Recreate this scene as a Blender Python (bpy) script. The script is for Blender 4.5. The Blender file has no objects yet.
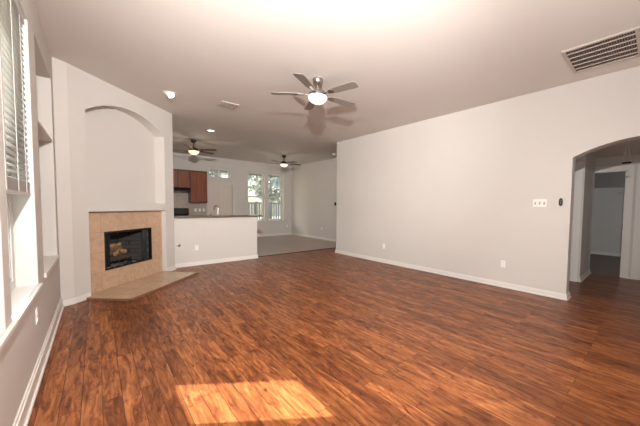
import bpy, bmesh, math, random
from mathutils import Vector, Matrix
random.seed(7)
sc = bpy.context.scene
COL = sc.collection
PI = math.pi
R = math.radians
H = 3.18                      # ceiling height
# ------------------------------------------------------------------ camera
cam_d = bpy.data.cameras.new('camera'); cam = bpy.data.objects.new('camera', cam_d); COL.objects.link(cam)
sc.camera = cam
cam_d.sensor_width = 36; cam_d.lens = 279.56 / 640 * 36
cam_d.shift_x = (320 - 348.8) / 640; cam_d.shift_y = (219.86 - 213) / 640
cam_d.clip_start = 0.02; cam_d.clip_end = 200
yaw, pit, rol = R(42.09), R(-2.774), R(.685)
fw = Vector((math.sin(yaw)*math.cos(pit), math.cos(yaw)*math.cos(pit), math.sin(pit)))
rt = Vector((math.cos(yaw), -math.sin(yaw), 0)); up = rt.cross(fw)
r2 = rt*math.cos(rol) + up*math.sin(rol); u2 = -rt*math.sin(rol) + up*math.cos(rol)
cam.matrix_world = Matrix(((r2.x, u2.x, -fw.x, 0), (r2.y, u2.y, -fw.y, 0), (r2.z, u2.z, -fw.z, 1.355), (0, 0, 0, 1)))
# ------------------------------------------------------------------ world, sun, flash, exposure
w = bpy.data.worlds.new('world'); sc.world = w; w.use_nodes = True
nt = w.node_tree; bg = nt.nodes['Background']
sky = nt.nodes.new('ShaderNodeTexSky'); sky.sky_type = 'NISHITA'; sky.sun_disc = False
sky.sun_elevation = R(36); sky.sun_rotation = R(-50); sky.air_density = 1.2; sky.dust_density = 2.0; sky.ozone_density = 1.0
nt.links.new(sky.outputs[0], bg.inputs[0]); bg.inputs[1].default_value = 0.8
sd = bpy.data.lights.new('sun', 'SUN'); sun = bpy.data.objects.new('sun', sd); COL.objects.link(sun)
sd.energy = 31.0; sd.angle = R(0.6); sd.color = (1, .97, .96)
sun.rotation_euler = Vector((.80, -.60, -.724)).to_track_quat('-Z', 'Y').to_euler()
fd = bpy.data.lights.new('photo_flash', 'SPOT'); flash = bpy.data.objects.new('photo_flash', fd); COL.objects.link(flash)
flash.location = (0.0, -0.05, 2.38); fd.energy = 670; fd.spot_size = R(155); fd.spot_blend = 1.0
flash.rotation_euler = Vector((1.9, 2.6, -.3)).to_track_quat('-Z', 'Y').to_euler(); fd.shadow_soft_size = 0.03; fd.color = (1, .975, .955)
ud = bpy.data.lights.new('flash_ceiling_boost', 'SPOT'); uo = bpy.data.objects.new('flash_ceiling_boost', ud); COL.objects.link(uo)  # second spot added at the flash position to strengthen the fan shadow overhead
uo.location = (0.0, -0.05, 2.38); ud.energy = 720.0; ud.spot_size = R(85); ud.spot_blend = .9; ud.shadow_soft_size = .03; ud.color = (1, .965, .93)
uo.rotation_euler = Vector((2.4, 3.8, .45)).to_track_quat('-Z', 'Y').to_euler()
bd = bpy.data.lights.new('bedroom_fill', 'AREA'); bo = bpy.data.objects.new('bedroom_fill', bd); COL.objects.link(bo)  # added cool fill to brighten the bedroom; no window is modelled there
bd.shape = 'RECTANGLE'; bd.size = 1.2; bd.size_y = 1.3; bd.energy = 9; bd.color = (.86, .92, 1); bo.location = (9.6, -1.66, 1.5)
bo.rotation_euler = Vector((0, 1, 0)).to_track_quat('-Z', 'Z').to_euler()
wd = bpy.data.lights.new('ceiling_fill', 'AREA'); wl = bpy.data.objects.new('ceiling_fill', wd); COL.objects.link(wl)  # unseen area light added behind the camera to lift the ceiling
wd.shape = 'RECTANGLE'; wd.size = 1.6; wd.size_y = 1.0; wd.energy = 36; wd.color = (1, .96, .93); wl.location = (2.2, -1.1, .75)
wl.rotation_euler = Vector((.2, 1.2, 1)).to_track_quat('-Z', 'Z').to_euler()
sc.view_settings.view_transform = 'Standard'; sc.view_settings.look = 'None'
sc.view_settings.gamma = 1; sc.view_settings.exposure = 0.36; sc.view_settings.use_curve_mapping = False

LAMP_W = 6.5
# ------------------------------------------------------------------ materials
def mat(name, col, rough=.6, metal=0, emit=None, es=0, spec=.5):
    m = bpy.data.materials.new(name); m.use_nodes = True
    b = m.node_tree.nodes['Principled BSDF']
    b.inputs['Base Color'].default_value = (*col, 1); b.inputs['Roughness'].default_value = rough
    b.inputs['Metallic'].default_value = metal; b.inputs['Specular IOR Level'].default_value = spec
    if emit: b.inputs['Emission Color'].default_value = (*emit, 1); b.inputs['Emission Strength'].default_value = es
    return m
def N(m, t, **k):
    n = m.node_tree.nodes.new(t)
    for a, v in k.items(): setattr(n, a, v)
    return n
def L(m, a, b): m.node_tree.links.new(a, b)
def P(m): return m.node_tree.nodes['Principled BSDF']
def coords(m, scale=(1, 1, 1), rot=(0, 0, 0), loc=(0, 0, 0), gen='Object'):
    g = N(m, 'ShaderNodeTexCoord'); mp = N(m, 'ShaderNodeMapping')
    mp.inputs['Scale'].default_value = scale; mp.inputs['Rotation'].default_value = rot; mp.inputs['Location'].default_value = loc
    L(m, g.outputs[gen], mp.inputs[0]); return mp.outputs[0]
def ramp(m, fac, stops):
    r = N(m, 'ShaderNodeValToRGB'); e = r.color_ramp.elements
    while len(e) < len(stops): e.new(.5)
    for i, (p, c) in enumerate(stops): e[i].position = p; e[i].color = (*c, 1)
    L(m, fac, r.inputs[0]); return r.outputs[0]
def noise(m, vec, scale, detail=3, rough=.5, dist=0):
    n = N(m, 'ShaderNodeTexNoise'); n.inputs['Scale'].default_value = scale; n.inputs['Detail'].default_value = detail
    n.inputs['Roughness'].default_value = rough; n.inputs['Distortion'].default_value = dist
    L(m, vec, n.inputs['Vector']); return n.outputs['Fac']
def mix(m, a, b, fac, mode='MIX'):
    x = N(m, 'ShaderNodeMix', data_type='RGBA', blend_type=mode)
    for s, v in ((x.inputs[0], fac), (x.inputs[6], a), (x.inputs[7], b)):
        if hasattr(v, 'default_value') or hasattr(v, 'is_output'): L(m, v, s)
        else: s.default_value = v if isinstance(v, (int, float)) else (*v, 1)
    return x.outputs[2]
def bump(m, hgt, strength, dist=.002):
    b = N(m, 'ShaderNodeBump'); b.inputs['Strength'].default_value = strength; b.inputs['Distance'].default_value = dist
    L(m, hgt, b.inputs['Height']); L(m, b.outputs[0], P(m).inputs['Normal'])

def plaster(name, col, sc_=60, st=.25):
    m = mat(name, col, .75, spec=.3); c = coords(m)
    n = noise(m, c, sc_, 3); bump(m, n, st)
    n2 = noise(m, c, 1.3, 2)
    L(m, mix(m, tuple(x*.97 for x in col), tuple(min(1, x*1.03) for x in col), n2), P(m).inputs['Base Color'])
    return m
M_wall = plaster('greige wall paint', (.625, .588, .548))
M_ceil = plaster('warm ceiling paint', (.685, .632, .59), 35, .5)
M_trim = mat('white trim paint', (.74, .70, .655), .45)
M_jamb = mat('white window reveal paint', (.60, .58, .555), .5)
M_plast = mat('white plastic', (.85, .83, .80), .4)
M_black = mat('black enamel', (.012, .012, .013), .25)
M_slot = mat('dark slot', (.03, .03, .03), .6)
M_nickel = mat('brushed nickel', (.45, .41, .38), .32, 1)
M_bronze = mat('dark bronze', (.06, .045, .035), .35, .8)
M_blade = mat('silver grey blade', (.235, .20, .175), .4)
M_bladek = mat('dark walnut blade', (.09, .06, .045), .4)
M_bowl = mat('lit frosted glass', (.9, .88, .82), .4, emit=(1, .88, .72), es=.9)
M_bowl2 = mat('lit amber frosted glass', (.9, .85, .7), .4, emit=(1, .74, .42), es=.75)
M_lamp = mat('lit lamp lens', (.9, .9, .9), .4, emit=(1, .93, .82), es=9)
M_lamp2 = mat('lit warm lens', (.9, .9, .9), .4, emit=(1, .85, .62), es=3)
M_blind = mat('white vinyl slat', (.52, .50, .475), .45)
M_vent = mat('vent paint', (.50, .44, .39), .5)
M_ventd = mat('brown vent louver', (.27, .215, .18), .7)  # darker brown for the grille louvers than for its frame

# hand scraped wood planks running along Y
M_floor = mat('red brown plank floor', (.2, .08, .04), .33)
m = M_floor
v = coords(m, rot=(0, 0, R(90)))
br = N(m, 'ShaderNodeTexBrick'); br.offset = .37; br.offset_frequency = 2
for k, x in (('Color1', (0, 0, 0, 1)), ('Color2', (1, 1, 1, 1)), ('Mortar', (.5, .5, .5, 1)), ('Scale', 1), ('Mortar Size', .0016), ('Brick Width', 1.05), ('Row Height', .105), ('Bias', 0), ('Mortar Smooth', .3)):
    br.inputs[k].default_value = x
L(m, v, br.inputs['Vector'])
g = N(m, 'ShaderNodeTexCoord')
cmb = N(m, 'ShaderNodeVectorMath', operation='MULTIPLY_ADD')   # shift the grain by a random amount per plank
cmb.inputs[1].default_value = (31, 47, 13); L(m, br.outputs['Color'], cmb.inputs[0])
mp = N(m, 'ShaderNodeMapping'); mp.inputs['Scale'].default_value = (21, 3.2, 1); L(m, g.outputs['Object'], mp.inputs[0]); L(m, mp.outputs[0], cmb.inputs[2])
n1 = noise(m, cmb.outputs[0], 1.0, 7, .66, 1.2)
mp2 = N(m, 'ShaderNodeMapping'); mp2.inputs['Scale'].default_value = (45, 3.5, 1); L(m, g.outputs['Object'], mp2.inputs[0])
n2 = noise(m, mp2.outputs[0], 1.0, 4, .6, .3)
base = ramp(m, n1, [(.22, (.035, .009, .004)), (.37, (.135, .036, .012)), (.50, (.235, .073, .022)), (.64, (.36, .128, .040)), (.85, (.48, .20, .07))])
tone = ramp(m, br.outputs['Color'], [(0, (.70, .66, .64)), (.5, (1, 1, 1)), (1, (1.22, 1.25, 1.27))])
c1 = mix(m, base, tone, 1.0, 'MULTIPLY')
c2 = mix(m, c1, ramp(m, n2, [(.3, (.66, .62, .60)), (.6, (1.08, 1.08, 1.08))]), .8, 'MULTIPLY')
mp3 = N(m, 'ShaderNodeMapping'); mp3.inputs['Scale'].default_value = (22, 9, 1); L(m, g.outputs['Object'], mp3.inputs[0])
n3 = noise(m, mp3.outputs[0], 1.0, 3, .55, .5)
c2 = mix(m, c2, ramp(m, n3, [(.28, (.35, .28, .25)), (.40, (1, 1, 1))]), .9, 'MULTIPLY')
c3 = mix(m, c2, (.02, .009, .006), br.outputs['Fac'])
L(m, c3, P(m).inputs['Base Color']); P(m).inputs['Specular IOR Level'].default_value = .35
L(m, ramp(m, n1, [(.2, (.42,)*3), (.8, (.30,)*3)]), P(m).inputs['Roughness'])
bump(m, mix(m, n1, (0, 0, 0), br.outputs['Fac']), .35, .003)

def tiled(name, ca, cb, grout, size, rot=0, rough=.35, mort=.004, offs=0., ns=9, plane='XY', off=(0, 0, 0), w=None):
    m = mat(name, ca, rough); rr = (0, 0, rot) if plane == 'XY' else ((R(90), 0, rot) if plane == 'XZ' else (0, R(90), rot))
    c = coords(m, rot=rr, loc=off)
    b = N(m, 'ShaderNodeTexBrick'); b.offset = offs
    for k, x in (('Color1', (0, 0, 0, 1)), ('Color2', (1, 1, 1, 1)), ('Mortar', (.5, .5, .5, 1)), ('Scale', 1), ('Mortar Size', mort), ('Brick Width', w or size), ('Row Height', size), ('Mortar Smooth', .2)):
        b.inputs[k].default_value = x
    L(m, c, b.inputs['Vector'])
    n = noise(m, c, ns, 5, .6, .4)
    col = mix(m, ca, cb, ramp(m, n, [(.3, (0, 0, 0)), (.7, (1, 1, 1))]))
    col = mix(m, col, ramp(m, b.outputs['Color'], [(0, (.93,)*3), (1, (1.06,)*3)]), 1., 'MULTIPLY')
    L(m, mix(m, col, grout, b.outputs['Fac']), P(m).inputs['Base Color'])
    bump(m, b.outputs['Fac'], -.3, .002)
    return m
M_ktile = tiled('grey brown floor tile', (.36, .27, .205), (.43, .33, .255), (.22, .18, .16), .42, rough=.28)
M_stile = tiled('tan fireplace tile', (.49, .315, .20), (.60, .42, .29), (.36, .26, .19), .305, rough=.35, plane='XZ', off=(.10, 0, 0), ns=14, mort=.003)
M_htile = tiled('tan hearth tile', (.50, .33, .21), (.60, .42, .28), (.38, .27, .19), .33, rough=.25, ns=12, mort=.003)
M_htrim = mat('hearth edge metal', (.25, .14, .08), .4)
M_firebrick = tiled('sooty fire brick', (.035, .031, .029), (.06, .052, .047), (.018, .016, .016), .075, rough=.8, plane='XZ', offs=.5, w=.2, mort=.006)
M_brick = tiled('exterior brick', (.30, .16, .11), (.38, .22, .16), (.4, .38, .35), .075, rough=.8, plane='XZ', offs=.5, w=.22, mort=.01)
M_splash = tiled('beige backsplash tile', (.42, .34, .28), (.46, .38, .31), (.5, .44, .38), .1, rough=.4, plane='XZ', mort=.004)

def wood(name, a, b, sc_=(30, 30, 2.2), rough=.38):
    m = mat(name, a, rough); c = coords(m, scale=sc_)
    n = noise(m, c, 1, 5, .6, .6); L(m, mix(m, a, b, ramp(m, n, [(.3, (0, 0, 0)), (.7, (1, 1, 1))])), P(m).inputs['Base Color']); return m
M_cherry = wood('cherry cabinet wood', (.14, .032, .011), (.29, .08, .027))
M_case = wood('cherry case with gap shade', (.05, .012, .005), (.10, .026, .010))  # cherry darkened on the case so gaps around the doors look shaded
M_darkwood = wood('dark threshold wood', (.05, .022, .014), (.09, .04, .024), (2, 30, 30))
M_log = wood('ceramic gas log bark', (.035, .018, .010), (.42, .25, .13), (18, 18, 18), .9)
M_char = mat('charred log', (.05, .035, .028), .9)
M_ember = wood('ash and embers', (.25, .22, .2), (.05, .04, .04), (60, 60, 60), .95)
m = M_granite = mat('brown speckled granite', (.2, .15, .12), .25)
c = coords(m); n = noise(m, c, 90, 4); L(m, ramp(m, n, [(.35, (.05, .035, .03)), (.5, (.14, .10, .08)), (.65, (.24, .19, .155))]), P(m).inputs['Base Color'])
M_door = mat('cream door paint', (.66, .59, .52), .5)
M_carpet = mat('grey brown carpet', (.26, .21, .185), .95, spec=.1)
m = M_carpet; bump(m, noise(m, coords(m), 300, 2), .6)
M_steel = mat('steel', (.45, .42, .40), .28, 1)
M_vinyl = mat('white vinyl frame', (.62, .60, .57), .45)
M_grass = mat('dry grass ground', (.10, .14, .05), .95); m = M_grass
L(m, ramp(m, noise(m, coords(m), 2, 5), [(.3, (.20, .18, .13)), (.7, (.34, .31, .24))]), P(m).inputs['Base Color'])
M_leaf = mat('green leaves', (.12, .19, .07), .6); m = M_leaf
L(m, ramp(m, noise(m, coords(m), 1.6, 3), [(.3, (.20, .22, .18)), (.5, (.45, .46, .40)), (.7, (.85, .83, .76))]), P(m).inputs['Base Color'])
M_bark = wood('tree bark', (.10, .08, .06), (.22, .18, .14), (6, 6, 1.5), .9)
M_fence = wood('weathered grey fence', (.20, .19, .19), (.32, .30, .30), (20, 20, 1.5), .85)
m = M_glass = bpy.data.materials.new('window glass'); m.use_nodes = True
nd = m.node_tree.nodes; nd.clear(); o_ = nd.new('ShaderNodeOutputMaterial'); t_ = nd.new('ShaderNodeBsdfTransparent'); g_ = nd.new('ShaderNodeBsdfGlossy'); x_ = nd.new('ShaderNodeMixShader')
t_.inputs[0].default_value = (.76, .79, .78, 1); g_.inputs['Roughness'].default_value = .02; x_.inputs[0].default_value = .07
m.node_tree.links.new(t_.outputs[0], x_.inputs[1]); m.node_tree.links.new(g_.outputs[0], x_.inputs[2]); m.node_tree.links.new(x_.outputs[0], o_.inputs[0])

# ------------------------------------------------------------------ mesh helpers
def nb(): return bmesh.new()
def bx(b, x0, y0, z0, x1, y1, z1, M=None):
    vs = [b.verts.new(Vector(p)) for p in ((x0,y0,z0),(x1,y0,z0),(x1,y1,z0),(x0,y1,z0),(x0,y0,z1),(x1,y0,z1),(x1,y1,z1),(x0,y1,z1))]
    if M:
        for q in vs: q.co = M @ q.co
    fs = [b.faces.new([vs[i] for i in f]) for f in ((0,3,2,1),(4,5,6,7),(0,1,5,4),(1,2,6,5),(2,3,7,6),(3,0,4,7))]
    return b
def prism(b, poly, axis, a, c, M=None):
    """poly in the plane normal to axis, extruded from a to c"""
    def pt(u, v, t): return Vector({'x': (t, u, v), 'y': (u, t, v), 'z': (u, v, t)}[axis])
    A = [b.verts.new(pt(u, v, a)) for u, v in poly]; B = [b.verts.new(pt(u, v, c)) for u, v in poly]
    if M:
        for q in A + B: q.co = M @ q.co
    n = len(poly); b.faces.new(A); b.faces.new(B[::-1])
    for i in range(n): b.faces.new((A[i], B[i], B[(i+1) % n], A[(i+1) % n]))
    return b
def tube(b, pts, r, seg=10, M=None):
    pts = [Vector(p) for p in pts]; rings = []
    rs = r if isinstance(r, (list, tuple)) else [r]*len(pts)
    for i, p in enumerate(pts):
        d = (pts[min(i+1, len(pts)-1)] - pts[max(i-1, 0)]).normalized()
        a = d.orthogonal().normalized() if i == 0 else (a - d*a.dot(d)).normalized()
        c = d.cross(a)
        ring = [b.verts.new(p + (a*math.cos(2*PI*k/seg) + c*math.sin(2*PI*k/seg))*rs[i]) for k in range(seg)]
        if M:
            for q in ring: q.co = M @ q.co
        rings.append(ring)
    for i in range(len(rings)-1):
        for k in range(seg): b.faces.new((rings[i][k], rings[i][(k+1) % seg], rings[i+1][(k+1) % seg], rings[i+1][k]))
    b.faces.new(rings[0][::-1]); b.faces.new(rings[-1]); return b
def lathe(b, prof, seg=28, M=None):
    rings = []
    for r, z in prof:
        if r < 1e-5: rings.append([b.verts.new((0, 0, z))])
        else: rings.append([b.verts.new((r*math.cos(2*PI*k/seg), r*math.sin(2*PI*k/seg), z)) for k in range(seg)])
    for A, B in zip(rings, rings[1:]):
        for k in range(seg):
            k2 = (k+1) % seg
            if len(A) == 1 and len(B) == 1: continue
            if len(A) == 1: b.faces.new((A[0], B[k], B[k2]))
            elif len(B) == 1: b.faces.new((A[k], B[0], A[k2]))
            else: b.faces.new((A[k], B[k], B[k2], A[k2]))
    if M:
        for ring in rings:
            for q in ring: q.co = M @ q.co
    return b
def obj(name, b, m, parent=None, smooth=False, bev=0, kind=None, label=None):
    bmesh.ops.recalc_face_normals(b, faces=b.faces)
    me = bpy.data.meshes.new(name); b.to_mesh(me); b.free(); me.materials.append(m)
    if smooth:
        for p in me.polygons: p.use_smooth = True
        me.set_sharp_from_angle(angle=R(40))
    o = bpy.data.objects.new(name, me); COL.objects.link(o)
    if parent: o.parent = parent
    if bev:
        md = o.modifiers.new('bevel', 'BEVEL'); md.width = bev; md.segments = 2; md.limit_method = 'ANGLE'
    if kind: o['kind'] = kind
    if label: o['label'] = label
    return o
def struct(name, b, m, parent=None, bev=0, smooth=False): return obj(name, b, m, parent, smooth, bev, None if parent else 'structure')
def tag(o, label, cat, group=None):
    o['label'] = label; o['category'] = cat
    if group: o['group'] = group
    return o
def thing(name, label, cat, loc=(0, 0, 0), rz=0, group=None, rx=0, ry=0):
    o = bpy.data.objects.new(name, None); COL.objects.link(o); o.location = loc; o.rotation_euler = (rx, ry, rz); o.empty_display_size = .1
    return tag(o, label, cat, group)
def sempty(name, loc=(0, 0, 0), rz=0):
    o = bpy.data.objects.new(name, None); COL.objects.link(o); o.location = loc; o.rotation_euler = (0, 0, rz); o['kind'] = 'structure'; return o
def copy_tree(o, parent=None):
    c = o.copy(); COL.objects.link(c); c.parent = parent
    for ch in [x for x in o.children]: copy_tree(ch, c)
    return c

# ------------------------------------------------------------------ plan constants
XL, XR, YA, YR, XD, YF = -.37, 5.16, .87, 6.26, 6.80, 11.55
WT = .20
YB = -1.7                      # wall behind the camera
FA = Vector((-.26, 5.24)); LEN = 2.04
FM = Matrix.Translation((FA.x, FA.y, 0)) @ Matrix.Rotation(R(45), 4, 'Z')   # fireplace frame: x along wall, y behind the wall face

# ------------------------------------------------------------------ floors, ceiling
b = nb(); prism(b, [(-.6, YB-.2), (7.85, YB-.2), (7.85, 3.2), (6.9, 3.2), (6.9, 6.98), (-.6, 6.98)], 'z', -.12, 0); struct('floor', b, M_floor)
b = nb(); bx(b, .9, 7.02, -.12, 6.9, YF+.1, 0); struct('floor_kitchen', b, M_ktile)
b = nb(); bx(b, 7.85, -1.5, -.12, 11.5, 3.2, -.0); struct('floor_bedroom', b, M_carpet)
b = nb(); bx(b, 2.9, 6.98, -.12, 6.9, 7.02, .012); struct('trim_1', b, M_darkwood, bev=.004)
b = nb(); bx(b, .9, 6.98, -.12, 2.9, 7.02, 0); struct('trim_2', b, M_darkwood)
b = nb(); bx(b, -1.3, YB-.2, H, 7.0, YF+.2, H+.15); struct('ceiling', b, M_ceil)
HC = 2.42
b = nb(); bx(b, XR+WT, YB, HC, 11.5, 3.2, HC+.1); struct('ceiling_hall', b, M_ceil)

# ------------------------------------------------------------------ walls
# left wall with two window openings and one book niche
WZ0, WZ1 = .66, 2.80
WB = (1.10, 2.28); WA = (2.43, 3.41); NI = (3.74, 4.95); NZ0, NZ1 = .69, 2.84
TX = XL - .18
b = nb()
bx(b, TX, YB, 0, XL, WB[0], H)
bx(b, TX, WB[0], 0, XL, WA[1], WZ0); bx(b, TX, WB[0], WZ1, XL, WA[1], H)
bx(b, TX, WB[1], WZ0, XL, WA[0], WZ1)
bx(b, TX, WA[1], 0, XL, NI[0], H)
bx(b, TX, NI[0], 0, XL, NI[1], NZ0); bx(b, TX, NI[0], NZ1, XL, NI[1], H)
bx(b, TX, NI[1], 0, XL, 5.42, H)
# niche box behind the wall face
bx(b, XL-.40, NI[0]-.08, NZ0-.08, XL-.34, NI[1]+.08, NZ1+.08)
bx(b, XL-.34, NI[0]-.08, NZ0-.08, TX, NI[0], NZ1+.08); bx(b, XL-.34, NI[1], NZ0-.08, TX, NI[1]+.08, NZ1+.08)
bx(b, XL-.34, NI[0], NZ0-.08, TX, NI[1], NZ0); bx(b, XL-.34, NI[0], NZ1, TX, NI[1], NZ1+.08)
struct('wall_left', b, M_wall)
# small facet that turns the left wall to the fireplace wall
b = nb(); prism(b, [(XL, 5.17), (-.245, 5.25), (-.26, 5.45), (XL-.1, 5.42), (XL-.1, 5.17)], 'z', 0, H); struct('wall_facet', b, M_wall)
# fireplace wall (local frame: x along, y depth), recess and arched niche
T0, T1 = .25, 1.80
MZ0, MZ1 = 1.235, 1.365
SP, AP = 2.66, 2.905
def arch(y0, y1, zs, za, n=24):
    hw = (y1-y0)/2; r = (hw*hw + (za-zs)**2)/(2*(za-zs)); c = (y0+y1)/2; zc = za - r; a0 = math.asin(hw/r)
    return [(c + r*math.sin(-a0 + 2*a0*k/n), zc + r*math.cos(-a0 + 2*a0*k/n)) for k in range(n+1)]
def arch_top(b, y0, y1, zs, za, zt, axis, a, c, M=None):
    pts = arch(y0, y1, zs, za)
    for (p, q) in zip(pts, pts[1:]): prism(b, [p, q, (q[0], zt), (p[0], zt)], axis, a, c, M)
b = nb()
bx(b, -.0, 0, 0, T0, .30, H, FM)
bx(b, T1, 0, 0, LEN, .30, H, FM)
bx(b, T0, -.012, MZ0, T1, .30, MZ1, FM)
arch_top(b, T0, T1, SP, AP, H, 'y', 0, .30, FM)
bx(b, T0, .20, MZ1, T1, .30, H, FM)                     # back of the niche
bmesh.ops.remove_doubles(b, verts=b.verts, dist=1e-4)
struct('wall_fireplace', b, M_wall)
qx, qy = (FM @ Vector((LEN, 0, 0))).xy
b = nb(); prism(b, [(qx, qy), (1.10, qy+.25), (1.10, YF+.1), (.9, YF+.1), (.9, qy+.3), (qx-.21, qy+.21)], 'z', 0, H); struct('wall_kitchen', b, M_wall)
# far wall with door, transom and two windows
KD = (3.20, 4.08, 2.17); TR = (3.21, 4.02, 2.38, 2.80); W1 = (4.71, 5.48, .66, 2.77); W2 = (5.63, 6.38, .66, 2.77)
b = nb(); y0, y1 = YF, YF+.18
bx(b, .9, y0, 0, KD[0], y1, H); bx(b, KD[1], y0, 0, W1[0], y1, H)
bx(b, KD[0], y0, TR[3], KD[1], y1, H); bx(b, KD[0], y0, KD[2], KD[1], y1, TR[2])
bx(b, KD[0], y0, TR[2], TR[0], y1, TR[3]); bx(b, TR[1], y0, TR[2], KD[1], y1, TR[3])
bx(b, W1[0], y0, 0, XD+.2, y1, W1[2]); bx(b, W1[0], y0, W1[3], XD+.2, y1, H)
bx(b, W1[1], y0, W1[2], W2[0], y1, W1[3]); bx(b, W2[1], y0, W1[2], XD+.2, y1, W1[3])
struct('wall_far', b, M_wall)
# dining side wall, return behind the living room wall
b = nb(); bx(b, XD, YR-.2, 0, XD+.2, YF, H); struct('wall_dining', b, M_wall)
# right wall with arched opening
A0, A1, AS, AT = -.67, YA, 2.10, 2.30
b = nb()
bx(b, XR, YA, 0, XR+WT, YR, H); bx(b, XR+WT, YR-.2, 0, XD, YR, H)
arch_top(b, A0, A1, AS, AT, H, 'x', XR, XR+WT)
bx(b, XR, YB, 0, XR+WT, A0, H)
bmesh.ops.remove_doubles(b, verts=b.verts, dist=1e-4)
struct('wall_right', b, M_wall)
b = nb(); bx(b, TX, YB-.2, 0, 11.5, YB, H); struct('wall_back', b, M_wall)
# hall: block with a doorway in its left face, then the wall with the bedroom doorway
HX, HY, DX = 6.62, .93, 7.76
b = nb()
bx(b, HX, HY, 0, HX+.12, 1.06, HC); bx(b, HX, 1.06, 2.12, HX+.12, 1.86, HC); bx(b, HX, 1.86, 0, HX+.12, 3.1, HC)
bx(b, HX+.12, HY, 0, DX, HY+.12, HC)
struct('wall_hall', b, M_wall)
BD = (.45, 1.30, 2.13)
b = nb()
bx(b, DX, YB, 0, DX+.12, -.62, HC); bx(b, DX, -.62, 2.13, DX+.12, .20, HC); bx(b, DX, .20, 0, DX+.12, BD[0], HC)
bx(b, DX, BD[0], BD[2], DX+.12, BD[1], HC); bx(b, DX, BD[1], 0, DX+.12, 3.1, HC)
struct('wall_hall_end', b, M_wall)
b = nb(); bx(b, XR+WT, 3.1, 0, 11.5, 3.2, HC); struct('wall_hall_back', b, M_wall)
b = nb(); bx(b, 11.2, YB, 0, 11.35, 3.1, HC); struct('wall_bedroom', b, M_wall)
# peninsula half wall
PX0, PX1, PY = 1.05, 3.04, 6.86
b = nb(); bx(b, PX0, PY, 0, PX1, PY+.13, 1.06); struct('wall_peninsula', b, M_wall)

# ------------------------------------------------------------------ baseboards
def base_run(b, p, q, n, h=.086, t=.016, e0=0, e1=0):
    """p->q on the wall line, n = outward normal; e0/e1 lengthen the ends"""
    p = Vector(p); q = Vector(q); d = (q-p).normalized(); p = p - d*e0; q = q + d*e1; n = Vector(n).normalized()
    for th, z0, z1 in ((t, 0, h-.02), (t*.55, h-.02, h), (t+.013, 0, .019)):
        c = [p, q, q+n*th, p+n*th]
        vs = [b.verts.new((k.x, k.y, z)) for z in (z0, z1) for k in c]
        for f in ((0,1,2,3),(4,7,6,5),(0,4,5,1),(1,5,6,2),(2,6,7,3),(3,7,4,0)): b.faces.new([vs[i] for i in f])
def baseboard(name, runs):
    b = nb()
    for r_ in runs: base_run(b, *r_[:3], **(r_[3] if len(r_) > 3 else {}))
    return struct(name, b, M_trim)
fp = lambda x, y=0: tuple((FM @ Vector((x, y, 0))).xy)
nrm = (1/math.sqrt(2), -1/math.sqrt(2))
baseboard('baseboard_left', [((XL, YB), (XL, 5.17), (1, 0), dict(h=.13))])
baseboard('baseboard_facet', [((XL, 5.17), (-.25, 5.24), (.5, -.86), dict(h=.078))])
baseboard('baseboard_fireplace', [(fp(.0), fp(T0-.02), nrm, dict(h=.078)), (fp(T1+.0), fp(LEN), nrm, dict(h=.09))])
baseboard('baseboard_peninsula', [((1.16, PY), (PX1, PY), (0, -1), dict(e1=.016, h=.085)), ((PX1, PY), (PX1, PY+.13), (1, 0), dict(e1=.016, h=.085))])
baseboard('baseboard_right', [((XR, YA), (XR, YR), (-1, 0), dict(e0=.016, e1=.016)), ((XR, YA), (XR+WT, YA), (0, -1), dict(e1=.016)), ((XR+WT, YA), (XR+WT, 3.1), (1, 0)),
    ((XR, YR), (XD, YR), (0, 1)), ((XR, YB), (XR, A0), (-1, 0)), ((XR, A0), (XR+WT, A0), (0, 1))])
baseboard('baseboard_dining', [((XD, YR), (XD, YF), (-1, 0))])
baseboard('baseboard_far', [((KD[1]+.08, YF), (XD, YF), (0, -1))])
baseboard('baseboard_hall', [((HX+.0, HY), (DX, HY), (0, -1)), ((DX, .20+.0), (DX, .36), (-1, 0), dict(h=.001)), ((HX, 1.95), (HX, 3.1), (-1, 0))])
baseboard('baseboard_bedroom', [((11.2, YB), (11.2, 3.1), (-1, 0))])

# ------------------------------------------------------------------ windows
def window(name, w_, h_, loc, rz, fr=.045, meet=True, sub=0):
    """local: x along width, y outwards, z up; origin at inner lower left of the opening"""
    e = sempty(name, loc, rz)
    b = nb(); bx(b, 0, 0, 0, fr, .06, h_); bx(b, w_-fr, 0, 0, w_, .06, h_); bx(b, fr, 0, 0, w_-fr, .06, fr); bx(b, fr, 0, h_-fr, w_-fr, .06, h_)
    obj('window_frame', b, M_vinyl, e)
    sashes = [(fr, h_/2), (h_/2, h_-fr)] if meet else [(fr, h_-fr)]
    for k, (z0, z1) in enumerate(sashes):
        o = .008 + .022*k; s = .032
        b = nb(); bx(b, fr, o, z0, fr+s, o+.02, z1); bx(b, w_-fr-s, o, z0, w_-fr, o+.02, z1); bx(b, fr+s, o, z0, w_-fr-s, o+.02, z0+s); bx(b, fr+s, o, z1-s, w_-fr-s, o+.02, z1)
        for i in range(sub):
            xx = fr + (w_-2*fr)*(i+1)/(sub+1); bx(b, xx-.012, o, z0+s, xx+.012, o+.02, z1-s)
        sa = obj('sash', b, M_vinyl, e)
        b = nb(); bx(b, fr+s-.004, o+.008, z0+s-.004, w_-fr-s+.004, o+.012, z1-s+.004); obj('pane', b, M_glass, sa)
    return e
window('window_1', WA[1]-WA[0], WZ1-WZ0, (XL-.12, WA[0], WZ0), R(90), fr=.09)
window('window_2', WB[1]-WB[0], WZ1-WZ0, (XL-.12, WB[0], WZ0), R(90), fr=.09)
window('window_3', W1[1]-W1[0], W1[3]-W1[2], (W1[0], YF+.10, W1[2]), 0)
window('window_4', W2[1]-W2[0], W2[3]-W2[2], (W2[0], YF+.10, W2[2]), 0)
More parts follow.
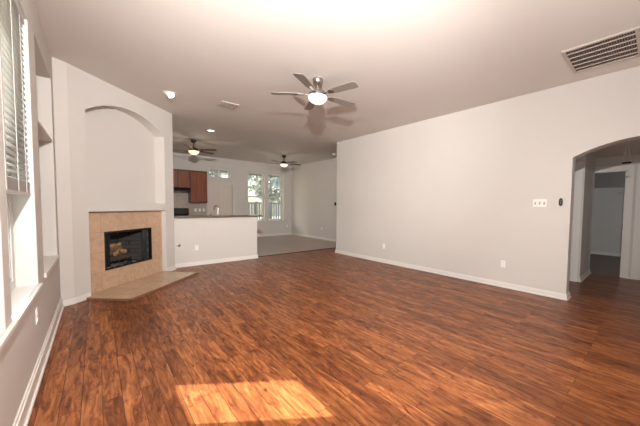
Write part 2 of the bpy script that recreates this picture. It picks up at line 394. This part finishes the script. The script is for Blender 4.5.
window('window_5', TR[1]-TR[0], TR[3]-TR[2], (TR[0], YF+.10, TR[2]), 0, fr=.03, meet=False, sub=1)
# white painted reveals and sills
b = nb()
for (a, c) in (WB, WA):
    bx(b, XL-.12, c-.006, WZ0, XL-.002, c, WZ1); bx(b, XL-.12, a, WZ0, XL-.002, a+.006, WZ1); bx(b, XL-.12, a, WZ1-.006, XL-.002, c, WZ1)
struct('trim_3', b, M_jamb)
b = nb(); bx(b, XL-.13, WB[0]-.0, WZ0-.0, XL+.0, WA[1], WZ0+.022); bx(b, XL, WB[0]-.05, WZ0-.005, XL+.022, WA[1]+.04, WZ0+.022); struct('trim_4', b, M_trim, bev=.004)
b = nb(); bx(b, XL-.335, NI[0], NZ0, XL, NI[1], NZ0+.022); bx(b, XL, NI[0]-.02, NZ0-.02, XL+.018, NI[1]+.02, NZ0+.022); struct('trim_5', b, M_trim, bev=.004)
b = nb(); bx(b, W1[0]-.02, YF-.02, W1[2]-.01, W2[1]+.02, YF+.02, W1[2]+.02); bx(b, W1[0], YF+.02, W1[2], W1[1], YF+.1, W1[2]+.02); bx(b, W2[0], YF+.02, W2[2], W2[1], YF+.1, W2[2]+.02); struct('trim_6', b, M_trim)

# ------------------------------------------------------------------ doors
def casing(b, y0, y1, zt, x, out, axis='x', w_=.085, t=.018, sides=(1, 1)):
    """casing around an opening y0..y1 (height zt) on plane x, standing out by sign out"""
    def q(a0, a1, z0, z1, tt):
        lo, hi = sorted((x, x+out*tt))
        if axis == 'x': bx(b, lo, a0, z0, hi, a1, z1)
        else: bx(b, a0, lo, z0, a1, hi, z1)
    for f, tt in ((1, t*.6), (.62, t)):
        w2 = w_*f
        if sides[0]: q(y0-w2, y0, 0, zt+w2, tt)
        if sides[1]: q(y1, y1+w2, 0, zt+w2, tt)
        q(y0, y1, zt, zt+w2, tt)
def panel_door(name, w_, h_, loc, rz, m, rows, knob_side=1, knobm=M_nickel):
    e = sempty(name, loc, rz)
    b = nb(); bx(b, 0, .006, 0, w_, .034, h_)
    st = .11*w_/.8; pw = (w_ - 3*st)/2
    zs = rows
    # stiles and rails proud of the recessed panels
    for x0, x1 in ((0, st), (st+pw, 2*st+pw), (w_-st, w_)): bx(b, x0, 0, 0, x1, .04, h_)
    ed = [0] + [z for r_ in zs for z in r_] + [h_]
    for i in range(0, len(ed), 2):
        for x0 in (st, 2*st+pw): bx(b, x0, 0, ed[i], x0+pw, .04, ed[i+1])
    for z0, z1 in zs:
        for x0 in (st, 2*st+pw): bx(b, x0+.025, .002, z0+.03, x0+pw-.025, .038, z1-.03)
    obj('door_leaf', b, m, e, bev=.004)
    kx = w_-.06 if knob_side > 0 else .06
    b = nb(); KM = Matrix.Translation((kx, 0, .98)) @ Matrix.Rotation(R(90), 4, 'X')
    lathe(b, [(0, .065), (.02, .062), (.028, .045), (.02, .03), (.011, .022), (.011, .008), (.03, .006), (.03, 0), (0, 0)], 16, KM); obj('door_knob', b, knobm, e, smooth=True)
    return e
b = nb(); casing(b, KD[0], KD[1], KD[2]-.01, YF, -1, 'y', w_=.07); struct('trim_7', b, M_door)
panel_door('door_1', KD[1]-KD[0]-.01, KD[2]-.015, (KD[0]+.005, YF+.02, .005), 0, M_door, [(.25, .78), (.93, 1.55), (1.70, 2.02)], -1)
b = nb(); casing(b, BD[0], BD[1], BD[2], DX, -1, sides=(1, 0), w_=.10); bx(b, DX, BD[0]-.0, 0, DX+.12, BD[0]+.018, BD[2]); bx(b, DX, BD[0], BD[2]-.018, DX+.12, BD[1], BD[2]); struct('trim_8', b, M_trim)
b = nb(); casing(b, -.62, .20, 2.13, DX, -1, w_=.11); bx(b, DX, .182, 0, DX+.12, .20, 2.13); bx(b, DX, -.62, 0, DX+.12, -.602, 2.13); struct('trim_9', b, M_trim)
panel_door('door_2', .78, 2.10, (DX+.03, .178, .01), R(-90), M_trim, [(.25, .78), (.93, 1.55), (1.70, 1.95)], 1)
b = nb(); casing(b, 1.06, 1.86, 2.12, HX, -1, w_=.10); bx(b, HX, 1.06, 0, HX+.12, 1.078, 2.12); bx(b, HX, 1.842, 0, HX+.12, 1.86, 2.12); struct('trim_10', b, M_trim)
panel_door('door_3', .76, 2.10, (HX+.09, 1.84, .01), R(-90), M_trim, [(.25, .78), (.93, 1.55), (1.70, 1.95)], 1)
b = nb(); bx(b, DX+.0, BD[0]+.018, .95, DX+.06, BD[0]+.024, 1.07); o = struct('trim_11', b, M_bronze)

# ------------------------------------------------------------------ blinds
def blind(name, label, y0, y1, ztop, zbot, tilt=14):
    e = thing(name, label, 'window blind', (XL-.045, y0, zbot), 0, 'white slatted blinds on the left windows')
    w_ = y1 - y0; hh = ztop - zbot
    b = nb(); bx(b, -.03, 0, hh-.05, .03, w_, hh); obj('headrail', b, M_blind, e)
    b = nb(); z = .11
    while z < hh-.06:
        Mx = Matrix.Translation((0, 0, z)) @ Matrix.Rotation(R(tilt), 4, 'Y'); prism(b, [(-.025, -.002), (-.013, .0035), (0, .005), (.013, .0035), (.025, -.002), (.025, -.0045), (.013, .001), (0, .0025), (-.013, .001), (-.025, -.0045)], 'y', .005, w_-.005, Mx); z += .043
    obj('slats', b, M_blind, e)
    b = nb()
    for k in range(12): bx(b, -.024, .005, .027+k*.0065, .024, w_-.005, .0305+k*.0065)
    obj('stacked_slats', b, M_blind, e)
    b = nb(); bx(b, -.025, .003, 0, .025, w_-.003, .024); obj('bottom_rail', b, M_blind, e, bev=.003)
    for yy in (.14, .50, .80):
        if yy < w_-.05:
            b = nb()
            for dx in (-.026, .026): bx(b, dx-.0015, yy-.012, .02, dx+.0015, yy+.012, hh-.05)
            obj('ladder_tape', b, M_blind, e)
    return e
blind('window_blind', 'white slatted blind half raised in the window beside the wall niche', WA[0]+.008, WA[1]-.014, WZ1-.006, 1.41)
blind('window_blind', 'white slatted blind in the window nearest the camera, left photo edge', WB[0]+.01, WB[1]-.01, WZ1-.006, .70, -55)
b = nb(); bx(b, XL-.335, NI[0]+.001, 2.09, XL-.004, NI[1]-.001, 2.115)
tag(obj('built_in_shelf', b, M_trim, bev=.003), 'cream shelf board high inside the niche of the left wall', 'shelf')

# ------------------------------------------------------------------ fireplace
fpl = thing('fireplace', 'corner fireplace with tan tile surround, black firebox and flat tiled hearth', 'fireplace', (FA.x, FA.y, 0), R(45))
F0, F1, FZ0, FZ1 = .575, 1.51, .325, .905
b = nb(); d0, d1 = .085, .11
bx(b, T0+.001, d0, 0, F0, d1, MZ0-.001); bx(b, F1, d0, 0, T1-.001, d1, MZ0-.001); bx(b, F0, d0, 0, F1, d1, FZ0); bx(b, F0, d0, FZ1, F1, d1, MZ0-.001)
obj('tile_surround', b, M_stile, fpl)
b = nb(); bx(b, F0-.01, d0-.008, FZ0-.01, F0+.006, d1+.02, FZ1+.01); bx(b, F1-.006, d0-.008, FZ0-.01, F1+.01, d1+.02, FZ1+.01); bx(b, F0+.006, d0-.008, FZ1-.015, F1-.006, d1+.02, FZ1+.01); bx(b, F0+.006, d0-.008, FZ0-.01, F1-.006, d1+.02, FZ0+.006)
obj('firebox_frame', b, M_black, fpl)
b = nb(); D = .56; i0, i1 = F0+.16, F1-.16
prism(b, [(F0, d1), (i0, D), (i0, D+.03), (F0-.03, d1)], 'z', FZ0-.03, FZ1+.03); prism(b, [(F1, d1), (F1+.03, d1), (i1, D+.03), (i1, D)], 'z', FZ0-.03, FZ1+.03)
bx(b, i0, D, FZ0-.03, i1, D+.03, FZ1+.03); bx(b, F0, d1, FZ0-.03, F1, D, FZ0); bx(b, F0, d1, FZ1, F1, D, FZ1+.03)
obj('firebox', b, M_firebrick, fpl)
for x0, s in ((F0+.03, 1), (F1-.03, -1)):                              # gathered mesh curtains
    b = nb(); pts = []
    n = 14
    for k in range(n+1): pts.append((x0 + s*k*.008, d1+.03 + (.012 if k % 2 else 0)))
    poly = pts + [(x, y+.003) for x, y in pts[::-1]]
    prism(b, poly, 'z', FZ0+.02, FZ1-.03); obj('mesh_curtain', b, M_black, fpl)
b = nb(); prism(b, [(.165, -.66), (1.76, -.64), (1.795, -.02), (T1-.002, 0), (T1-.002, .084), (T0+.002, .084), (T0+.002, -.001), (.165, -.02)], 'z', .001, .026); h_ = obj('hearth', b, M_htile, fpl)
b = nb(); bx(b, .150, -.675, .001, 1.78, -.66, .029); bx(b, .15, -.675, .001, .165, -.03, .029); bx(b, 1.762, -.66, .001, 1.777, -.03, .029); obj('hearth_edge', b, M_htrim, fpl)
# gas logs
LC = FM @ Vector((.93, .31, FZ0)); lg = thing('gas_log_set', 'gas logs on a black grate inside the fireplace', 'fireplace logs', tuple(LC), R(45))
b = nb()
for k in range(6): xx = -.22 + k*.088; tube(b, [(xx, -.13, .10), (xx, -.12, .06), (xx, .12, .06)], .008, 6)
for yy in (-.1, .1): tube(b, [(-.26, yy, .055), (.26, yy, .055)], .009, 6)
for sx in (-.2, .2):
    for yy in (-.1, .1): tube(b, [(sx, yy, .002), (sx, yy, .055)], .008, 6)
obj('grate', b, M_black, lg)
def logm(p, q, r, m):
    p = Vector(p); q = Vector(q); n = 7; b = nb()
    pts = [p.lerp(q, k/n) + Vector((random.uniform(-1, 1), random.uniform(-1, 1), random.uniform(-1, 1)))*r*.16 for k in range(n+1)]
    tube(b, pts, [r*random.uniform(.82, 1.12) for _ in pts], 10); return obj('log', b, m, lg, smooth=True)
logm((-.27, .08, .12), (.26, .10, .13), .058, M_log); logm((-.25, -.09, .115), (.25, -.07, .11), .048, M_char)
logm((-.20, -.10, .20), (.08, .09, .26), .052, M_log); logm((.20, -.06, .19), (-.04, .10, .33), .046, M_log); logm((-.06, -.11, .19), (.17, .02, .28), .040, M_log); logm((-.14, .0, .30), (.12, -.03, .34), .034, M_log)
b = nb()
for k in range(70):
    x, y = random.uniform(-.3, .3), random.uniform(-.17, .1); s = random.uniform(.008, .02)
    bx(b, -s, -s, 0, s, s, s*1.2, Matrix.Translation((x, y, .0)) @ Matrix.Rotation(random.uniform(0, 3), 4, 'Z'))
obj('ember_bed', b, M_ember, lg, kind='stuff')

# ------------------------------------------------------------------ ceiling fans
def fan(name, label, loc, a0, m_metal, m_blade, m_bowl, dz=0, pw=0):
    e = thing(name, label, 'ceiling fan', loc, 0)
    b = nb(); lathe(b, [(0, 0), (.072, 0), (.075, -.02), (.06, -.065), (.03, -.085), (.016, -.09), (0, -.09)], 28); obj('canopy', b, m_metal, e, smooth=True)
    b = nb(); tube(b, [(0, 0, -.08), (0, 0, -.17-dz)], .0125, 14); obj('downrod', b, m_metal, e, smooth=True)
    b = nb(); lathe(b, [(0, -.145), (.03, -.145), (.055, -.155), (.095, -.175), (.115, -.20), (.115, -.225), (.085, -.235), (.135, -.238), (.145, -.245), (.145, -.256), (0, -.256)], 32, Matrix.Translation((0, 0, -dz))); obj('motor_housing', b, m_metal, e, smooth=True)
    b = nb(); lathe(b, [(.138, -.250)] + [(.138*math.cos(t), -.255-.10*math.sin(t)) for t in [k*PI/2/9 for k in range(9)]] + [(0, -.355)], 32, Matrix.Translation((0, 0, -dz))); obj('light_bowl', b, m_bowl, e, smooth=True)
    for k in range(5):
        a = a0 + k*R(72); Mz = Matrix.Rotation(a, 4, 'Z') @ Matrix.Translation((0, 0, -.222-dz)) @ Matrix.Rotation(R(-9), 4, 'X')
        outline = [(.215, -.050), (.30, -.062), (.60, -.072), (.655, -.064), (.67, -.03), (.655, .066), (.60, .072), (.30, .062), (.215, .05)]
        b = nb(); prism(b, outline, 'z', -.004, .004, Mz); bl = obj('blade', b, m_blade, e)
        b = nb(); prism(b, [(.10, -.018), (.17, -.014), (.20, -.035), (.27, -.03), (.285, 0), (.27, .03), (.20, .035), (.17, .014), (.10, .018)], 'z', -.010, -.004, Mz); obj('blade_bracket', b, m_metal, bl)
    if not pw: return e
    ld = bpy.data.lights.new('fan_lamp', 'POINT'); lo = bpy.data.objects.new('fan_lamp', ld); COL.objects.link(lo)
    ld.energy = LAMP_W*pw; ld.shadow_soft_size = .2; ld.color = (1, .88, .74); lo.location = (loc[0], loc[1], loc[2]-.60-dz)
    return e
fan('ceiling_fan', 'nickel ceiling fan with five grey blades and lit bowl, nearest and largest', (2.41, 3.37, H), R(68.5), M_nickel, M_blade, M_bowl)
fan('ceiling_fan', 'dark ceiling fan with amber lit bowl above the kitchen cabinets', (2.09, 8.9, H), R(26), M_bronze, M_bladek, M_bowl2, .06, 1.)
fan('ceiling_fan', 'dark ceiling fan with small lit bowl in front of the two far windows', (5.13, 9.25, H), R(-10), M_bronze, M_bladek, M_bowl2, .06, 1.)

# ------------------------------------------------------------------ ceiling fittings
e = thing('return_air_grille', 'large louvred return air grille in the ceiling at upper right', 'vent', (4.05, -.62, H))
LX, LY = .74, 1.46
b = nb(); z = -.018; f_ = .03
bx(b, 0, 0, z, LX, f_, 0); bx(b, 0, LY-f_, z, LX, LY, 0); bx(b, 0, f_, z, f_, LY-f_, 0); bx(b, LX-f_, f_, z, LX, LY-f_, 0); bx(b, f_, .83, z, LX-f_, .86, 0)
obj('frame', b, M_vent, e)
b = nb(); bx(b, f_, f_, -.003, LX-f_, LY-f_, -.001); obj('backing', b, mat('brown filter backing', (.10, .08, .065), .9), e)  # flat dark brown sheet behind the louvers
b = nb()
for k in range(1, 6): x = LX*k/6; bx(b, x-.006, f_, -.016, x+.006, LY-f_, -.006)
obj('divider_bars', b, M_vent, e)
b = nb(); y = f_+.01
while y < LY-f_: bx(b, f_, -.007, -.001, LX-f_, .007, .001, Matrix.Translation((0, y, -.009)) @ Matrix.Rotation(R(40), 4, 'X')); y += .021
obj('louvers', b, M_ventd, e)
e = thing('ceiling_register', 'small square supply register in the ceiling behind the near fan', 'vent', (1.83, 5.36, H), R(0))
b = nb(); s = .15; bx(b, -s, -s, -.014, s, -s+.025, 0); bx(b, -s, s-.025, -.014, s, s, 0); bx(b, -s, -s+.025, -.014, -s+.025, s-.025, 0); bx(b, s-.025, -s+.025, -.014, s, s-.025, 0); obj('frame', b, M_vent, e)
b = nb()
for k in range(9): bx(b, -s+.02, -.014, -.001, s-.02, .014, .001, Matrix.Translation((0, -.11+k*.0275, -.008)) @ Matrix.Rotation(R(35), 4, 'X'))
obj('louvers', b, M_vent, e)
e = thing('eyeball_light', 'lit eyeball downlight in the ceiling in front of the fireplace wall', 'ceiling light', (.94, 5.47, H))
b = nb(); lathe(b, [(.055, 0), (.095, 0), (.095, -.006), (.085, -.010), (.06, -.010)], 28); obj('trim_ring', b, M_plast, e, smooth=True)
ME = Matrix.Translation((0, 0, -.005)) @ Matrix.Rotation(R(-35), 4, Vector((1, 1, 0)))
b = nb(); lathe(b, [(.062, .01), (.062, -.02), (.055, -.045), (.05, -.052), (.047, -.046), (.047, .0)], 24, ME); obj('eyeball', b, M_plast, e, smooth=True)
b = nb(); lathe(b, [(0, -.046), (.047, -.042), (.047, -.03), (0, -.03)], 24, ME); obj('lamp', b, M_lamp, e, smooth=True)
e = thing('recessed_light', 'small lit recessed downlight in the ceiling before the kitchen', 'ceiling light', (2.14, 7.48, H))
b = nb(); lathe(b, [(.07, 0), (.10, 0), (.10, -.006), (.075, -.010), (.07, -.004)], 28); obj('trim_ring', b, M_plast, e, smooth=True)
b = nb(); lathe(b, [(0, -.006), (.072, -.006), (.072, 0), (0, 0)], 24); obj('lamp', b, M_lamp2, e)
e = thing('smoke_detector', 'small white round smoke detector on the dining area ceiling', 'smoke detector', (6.23, 7.71, H))
b = nb(); lathe(b, [(0, 0), (.065, 0), (.065, -.012), (0, -.012)], 24); obj('base', b, M_plast, e)
b = nb(); lathe(b, [(.06, -.012), (.06, -.03), (.045, -.042), (0, -.045)], 24); obj('cover', b, M_plast, e, smooth=True)
e = thing('hanging_disc', 'small dark disc hung by two thin wires from the hall ceiling beyond the arch', 'hanging fixture', (6.1, .365, HC))
b = nb(); lathe(b, [(0, 0), (.03, 0), (.03, -.008), (0, -.008)], 16); obj('ceiling_hook', b, M_plast, e)
b = nb()
for dx, dy in ((-.03, .04), (.03, -.04)): tube(b, [(0, 0, -.008), (dx, dy, -.335)], .0022, 5)
obj('wires', b, M_vent, e)
b = nb(); lathe(b, [(0, -.33), (.05, -.332), (.06, -.342), (.05, -.355), (0, -.358)], 20); obj('disc', b, M_bronze, e, smooth=True)

# ------------------------------------------------------------------ wall plates
def plate_base(e, w_, h_):
    b = nb(); bx(b, -w_/2, -.006, -h_/2, w_/2, 0, h_/2); obj('plate', b, M_plast, e, bev=.002)
def outlet(label, loc, rz):
    e = thing('wall_outlet', label, 'electrical outlet', loc, rz, 'white duplex outlets'); plate_base(e, .072, .116)
    for z in (-.026, .026):
        b = nb(); bx(b, -.017, -.009, z-.015, .017, -.005, z+.015); s_ = obj('socket', b, M_plast, e)
        b = nb()
        for x in (-.007, .007): bx(b, x-.0014, -.0096, z-.004, x+.0014, -.0088, z+.006)
        bx(b, -.0025, -.0096, z-.012, .0025, -.0088, z-.008); obj('slots', b, M_slot, s_)
    return e
# rz: local -y points out of the wall
outlet('white outlet on the long right wall, nearest the arched opening', (XR, 1.75, .40), R(-90))
outlet('white outlet on the long right wall, at its far middle', (XR, 4.43, .40), R(-90))
outlet('white outlet low on the left wall below the window sill', (XL, 3.24, .465), R(90))
outlet('white outlet on the peninsula half wall beside the gas valve', (1.64, PY, .395), 0)
outlet('white outlet on the dining area right wall', (XD, 9.18, .44), R(-90))
outlet('white outlet on the far wall right of the windows', (6.56, YF, .41), 0)
for i, x in enumerate((2.74, 2.88, 3.02)):
    outlet(['white outlet on the backsplash, nearest the range', 'middle white outlet of three on the kitchen backsplash', 'white outlet on the backsplash, nearest the cream door'][i], (x, YF-.008, 1.15), 0)
e = thing('light_switch', 'white triple toggle switch plate on the right wall by the arch', 'light switch', (XR, 1.255, 1.44), R(-90)); plate_base(e, .185, .118)
for x in (-.06, -.02+.02, .06):
    b = nb(); bx(b, x-.005, -.018, -.003, x+.005, -.004, .012); obj('toggle', b, M_plast, e)
    b = nb(); bx(b, x-.009, -.0068, -.018, x+.009, -.0058, .018); obj('toggle_slot', b, M_slot, e)
e = thing('wall_remote', 'black oval remote control in its holder beside the arched opening', 'remote control', (XR, .985, 1.455), R(-90))
b = nb(); prism(b, [(.028*math.cos(t)*(1 if abs(math.sin(t)) > .3 else .85), .06*math.sin(t)) for t in [2*PI*k/24 for k in range(24)]], 'y', -.02, 0); obj('holder', b, M_black, e, bev=.003)
b = nb()
for z in (.028, .0, -.028): bx(b, -.009, -.023, z-.006, .009, -.019, z+.006)
obj('buttons', b, mat('grey rubber', (.2, .2, .2), .5), e)
b = nb(); bx(b, -.05, -.025, -.06, .05, 0, .06); e = thing('thermostat', 'small dark thermostat on the dining wall beside the living room corner', 'thermostat', (XD, 8.30, 1.44), R(-90))
obj('body', b, M_bronze, e, bev=.006)
b = nb(); bx(b, -.03, -.0265, -.01, .03, -.0245, .035); obj('screen', b, M_black, e)
e = thing('gas_valve', 'round dark metal gas key valve on the peninsula half wall', 'gas valve', (1.30, PY, .48), 0)
RX = Matrix.Rotation(R(90), 4, 'X')
b = nb(); lathe(b, [(0, 0), (.034, 0), (.034, .004), (.026, .009), (0, .009)], 24, RX); obj('escutcheon', b, M_nickel, e, smooth=True)
b = nb(); lathe(b, [(0, .009), (.012, .009), (.012, .02), (0, .02)], 12, RX); obj('key_socket', b, M_bronze, e)

# ------------------------------------------------------------------ kitchen
b = nb(); prism(b, [(1.14, PY-.06), (PX1+.13, PY-.06), (PX1+.13, PY+.30), (1.14, PY+.30)], 'z', 1.06, 1.10)
tag(obj('bar_countertop', b, M_granite, bev=.006), 'brown speckled raised bar top along the peninsula half wall', 'countertop')
# sink run behind the bar
e = thing('sink_cabinet', 'cream painted sink base cabinet behind the peninsula half wall', 'cabinet', (1.2, PY+.14, 0))
b = nb(); bx(b, 0, 0, .09, 1.8, .58, .88); bx(b, .02, .03, 0, 1.78, .52, .09); obj('body', b, M_cherry, e)
for k in range(3):
    b = nb(); bx(b, .02+k*.6, .58, .12, .58+k*.6, .60, .85); d_ = obj('door', b, M_cherry, e, bev=.004)
    b = nb(); lathe(b, [(0, 0), (.006, 0), (.006, .015), (.014, .02), (0, .03)], 12, Matrix.Translation((.53+k*.6, .60, .78)) @ Matrix.Rotation(R(-90), 4, 'X')); obj('knob', b, M_nickel, d_)
e['label'] = 'cherry sink base cabinet behind the peninsula half wall'
b = nb(); bx(b, 1.18, PY+.135, .88, 3.02, PY+.76, .92); tag(obj('sink_countertop', b, M_granite, bev=.004), 'lower brown countertop behind the raised bar, under the faucet', 'countertop')
e = thing('kitchen_faucet', 'tall nickel gooseneck faucet standing behind the raised bar top', 'faucet', (2.25, 7.36, .92), R(20))
b = nb(); lathe(b, [(0, 0), (.028, 0), (.028, .008), (.02, .02), (.018, .09), (0, .09)], 20); obj('base', b, M_steel, e, smooth=True)
b = nb(); tube(b, [(0, 0, .08), (0, 0, .34)] + [(0, .07-.07*math.cos(t), .34+.07*math.sin(t)) for t in [PI*k/10 for k in range(1, 10)]] + [(0, .14, .30)], .013, 12); obj('spout', b, M_steel, e, smooth=True)
b = nb(); tube(b, [(.018, 0, .06), (.05, 0, .075), (.09, 0, .12)], .007, 8); obj('handle', b, M_steel, e, smooth=True)
e = thing('soap_dispenser', 'short nickel soap pump left of the kitchen faucet', 'soap dispenser', (2.08, 7.36, .92))
b = nb(); lathe(b, [(0, 0), (.022, 0), (.02, .012), (.012, .02), (.012, .16), (0, .17)], 16); obj('pump', b, M_steel, e, smooth=True)
b = nb(); tube(b, [(0, 0, .16), (0, .03, .18), (0, .07, .17)], .006, 8); obj('nozzle', b, M_steel, e, smooth=True)
# upper cabinets: fronts at y = 11.22
CY = 11.22
def upper(name, label, x0, x1, z0, z1, nd):
    e = thing(name, label, 'cabinet', (x0, CY, z0))
    w_ = x1-x0; h_ = z1-z0; b = nb(); bx(b, 0, 0, 0, w_, YF-CY-.004, h_); bx(b, -.0, -.02, h_-.03, w_+.0, .01, h_); obj('body', b, M_case, e)
    dw = w_/nd
    for k in range(nd):
        a, c = k*dw+.022, (k+1)*dw-.022
        b = nb(); bx(b, a, -.020, .012, a+.055, -.001, h_-.045); bx(b, c-.055, -.020, .012, c, -.001, h_-.045); bx(b, a+.055, -.020, .012, c-.055, -.001, .067); bx(b, a+.055, -.020, h_-.10, c-.055, -.001, h_-.045)
        bx(b, a+.05, -.002, .06, c-.05, -.001, h_-.095); bx(b, a+.085, -.018, .10, c-.085, -.002, h_-.135); obj('door', b, M_cherry, e, bev=.003)
    return e
upper('wall_cabinet', 'tall cherry wall cabinet beside the cream kitchen door', 2.50, 3.06, 1.42, 2.57, 1)
upper('wall_cabinet', 'short cherry wall cabinet above the black range hood', 1.74, 2.495, 1.94, 2.57, 2)
upper('wall_cabinet', 'cherry wall cabinet left of the black range hood', 1.12, 1.735, 1.42, 2.57, 1)
e = thing('range_hood', 'black range hood under the short cherry wall cabinet', 'range hood', (1.74, CY-.14, 1.79))
b = nb(); prism(b, [(0, .0), (0, .05), (.10, .145), (.46, .145), (.46, 0)], 'x', .002, .75); obj('hood', b, M_black, e, bev=.004)
b = nb(); bx(b, .1, .08, -.004, .66, .42, .0); obj('filter', b, M_steel, e)
e = thing('range', 'black kitchen range with raised back panel against the far wall', 'range', (1.745, 10.87, 0))
b = nb(); bx(b, 0, .03, .08, .75, .66, .90); bx(b, .03, .08, 0, .72, .6, .08); obj('body', b, M_black, e)
b = nb(); bx(b, 0, .0, .90, .75, .60, .925); obj('cooktop', b, M_black, e, bev=.004)
b = nb(); prism(b, [(.60, .90), (.56, 1.0), (.59, 1.22), (.66, 1.22), (.66, .90)], 'x', 0, .75); pn = obj('back_panel', b, M_black, e, bev=.006)
b = nb(); bx(b, .04, .0, .22, .71, .03, .80); od = obj('oven_door', b, M_black, e, bev=.005)
b = nb(); tube(b, [(.08, -.04, .74), (.67, -.04, .74)], .011, 10); obj('handle', b, M_steel, od)
for k in range(4):
    b = nb(); lathe(b, [(0, .022), (.018, .02), (.02, 0), (0, 0)], 14, Matrix.Translation((.09+k*.19, .02, .86)) @ RX); obj('knob', b, M_black, e, smooth=True)
for (x0, x1, lab) in ((2.50, 3.10, 'cherry base cabinet between the range and the kitchen door'), (1.12, 1.74, 'cherry base cabinet left of the range, along the far wall')):
    e = thing('base_cabinet', lab, 'cabinet', (x0, 10.95, 0)); w_ = x1-x0
    b = nb(); bx(b, 0, .02, .09, w_-.005, .59, .88); bx(b, .01, .08, 0, w_-.01, .55, .09); obj('body', b, M_cherry, e)
    b = nb(); bx(b, .015, 0, .12, w_-.02, .02, .66); obj('door', b, M_cherry, e, bev=.004)
    b = nb(); bx(b, .015, 0, .70, w_-.02, .02, .85); obj('drawer', b, M_cherry, e, bev=.004)
    b = nb(); bx(b, x0+.003, 10.93, .88, x1-.003, YF-.01, .92); tag(obj('countertop', b, M_granite, bev=.004), 'brown speckled countertop on the ' + lab[7:], 'countertop')
b = nb(); bx(b, 1.105, YF-.008, .925, KD[0]-.08, YF-.0005, 1.415); bx(b, 1.745, YF-.008, 1.415, 2.49, YF-.0005, 1.93); struct('trim_12', b, M_splash)

# ------------------------------------------------------------------ outdoors
b = nb(); bx(b, -30, -20, -.45, 40, 40, -.30); struct('ground', b, M_grass)
b = nb(); bx(b, -1.19, 3.565, -.3, -.86, 5.6, 4.2); bx(b, -.86, 3.565, -.3, TX-.001, NI[0]-.081, 4.2); bx(b, -.86, NI[1]+.1, -.3, TX-.001, 5.6, 4.2); bx(b, -.86, 3.565, NZ1+.1, TX-.001, 5.6, 4.2)  # unseen mass added outdoors to trim the sun patch on the floor
tag(obj('sun_blocker', b, M_brick), 'added brick mass outside the left wall, blocking part of the sun', 'sun_blocker')
pt = thing('sun_blocker_roof', 'added flat roof on posts keeping the sun out of the two far windows', 'added sun blocker', (2.6, YF+.2, -.3))
b = nb(); bx(b, 0, 0, 3.32, 6.2, 2.3, 3.44); obj('roof', b, M_fence, pt)  # unseen roof added to stop sun reaching the dining wall
b = nb(); bx(b, 0, 2.2, 3.18, 6.2, 2.3, 3.32); obj('beam', b, M_fence, pt)
for x in (.1, 6.1): b = nb(); bx(b, x-.06, 2.19, 0, x+.06, 2.31, 3.18); obj('post', b, M_fence, pt)
fe = thing('garden_fence', 'weathered grey picket fence outside the far windows', 'fence', (2.0, 14.6, -.3))
for k in range(5):
    b = nb(); bx(b, k*2.2-.05, -.05, 0, k*2.2+.05, .05, 1.84); obj('post', b, M_fence, fe)
for z in (.35, 1.72): b = nb(); bx(b, -.05, -.075, z, 8.85, -.052, z+.09); obj('rail', b, M_fence, fe)
for k in range(62):
    b = nb(); x = -.02+k*.142; bx(b, x, -.10, .08, x+.085, -.078, 1.80); obj('picket', b, M_fence, fe)
def tree(label, x, y, zc, rr, n, sz=.17, th=.12):
    e = thing('tree', label, 'tree', (x, y, -.3), 0, 'trees seen through the far windows')
    b = nb(); tube(b, [(0, 0, 0), (.05, .02, zc*.5), (-.03, .05, zc+.2)], [th, th*.8, th*.35], 10); 
    for k in range(6):
        a = random.uniform(0, 2*PI); z0 = zc*random.uniform(.45, .85); q = Vector((math.cos(a), math.sin(a), .6))*rr*.6
        tube(b, [(0, 0, z0), (q.x*.5, q.y*.5, z0+q.z*.6), (q.x, q.y, z0+q.z)], [th*.4, th*.25, th*.1], 7)
    obj('trunk', b, M_bark, e, smooth=True)
    b = nb()
    gc = lambda: max(-.8, min(.8, random.gauss(0, .45)))*rr
    cl = [(Vector((gc(), gc(), zc+random.uniform(-.75, .7)*rr)), random.uniform(.25, .5)*rr) for _ in range(26)]
    for k in range(n):
        c, r_ = random.choice(cl); d = Vector((random.gauss(0, 1), random.gauss(0, 1), random.gauss(0, 1))).normalized()*r_*random.uniform(.5, 1)
        M = Matrix.Translation(c+d) @ Matrix.Rotation(random.uniform(0, 6.3), 4, Vector((random.gauss(0, 1), random.gauss(0, 1), random.gauss(0, 1))).normalized())
        s = sz*random.uniform(.6, 1.2)
        vs = [b.verts.new(M @ Vector(p)) for p in ((-s, 0, 0), (0, -s*.4, s*.12), (s, 0, 0), (0, s*.4, s*.12))]; b.faces.new(vs)
    obj('foliage', b, M_leaf, e)
    return e
for x, y, zc, rr, n, lab in ((8.35, 16.9, 3.0, 1.5, 3600, 'leafy tree outside just behind the fence, filling both far windows'), (10.9, 23.0, 4.4, 2.6, 3600, 'taller tree outside, farther back behind the fence and nearer tree'),
        (4.5, 16.9, 3.1, 1.45, 3600, 'tree outside, seen through the small window above the kitchen door')):
    tree(lab, x, y, zc, rr, n)
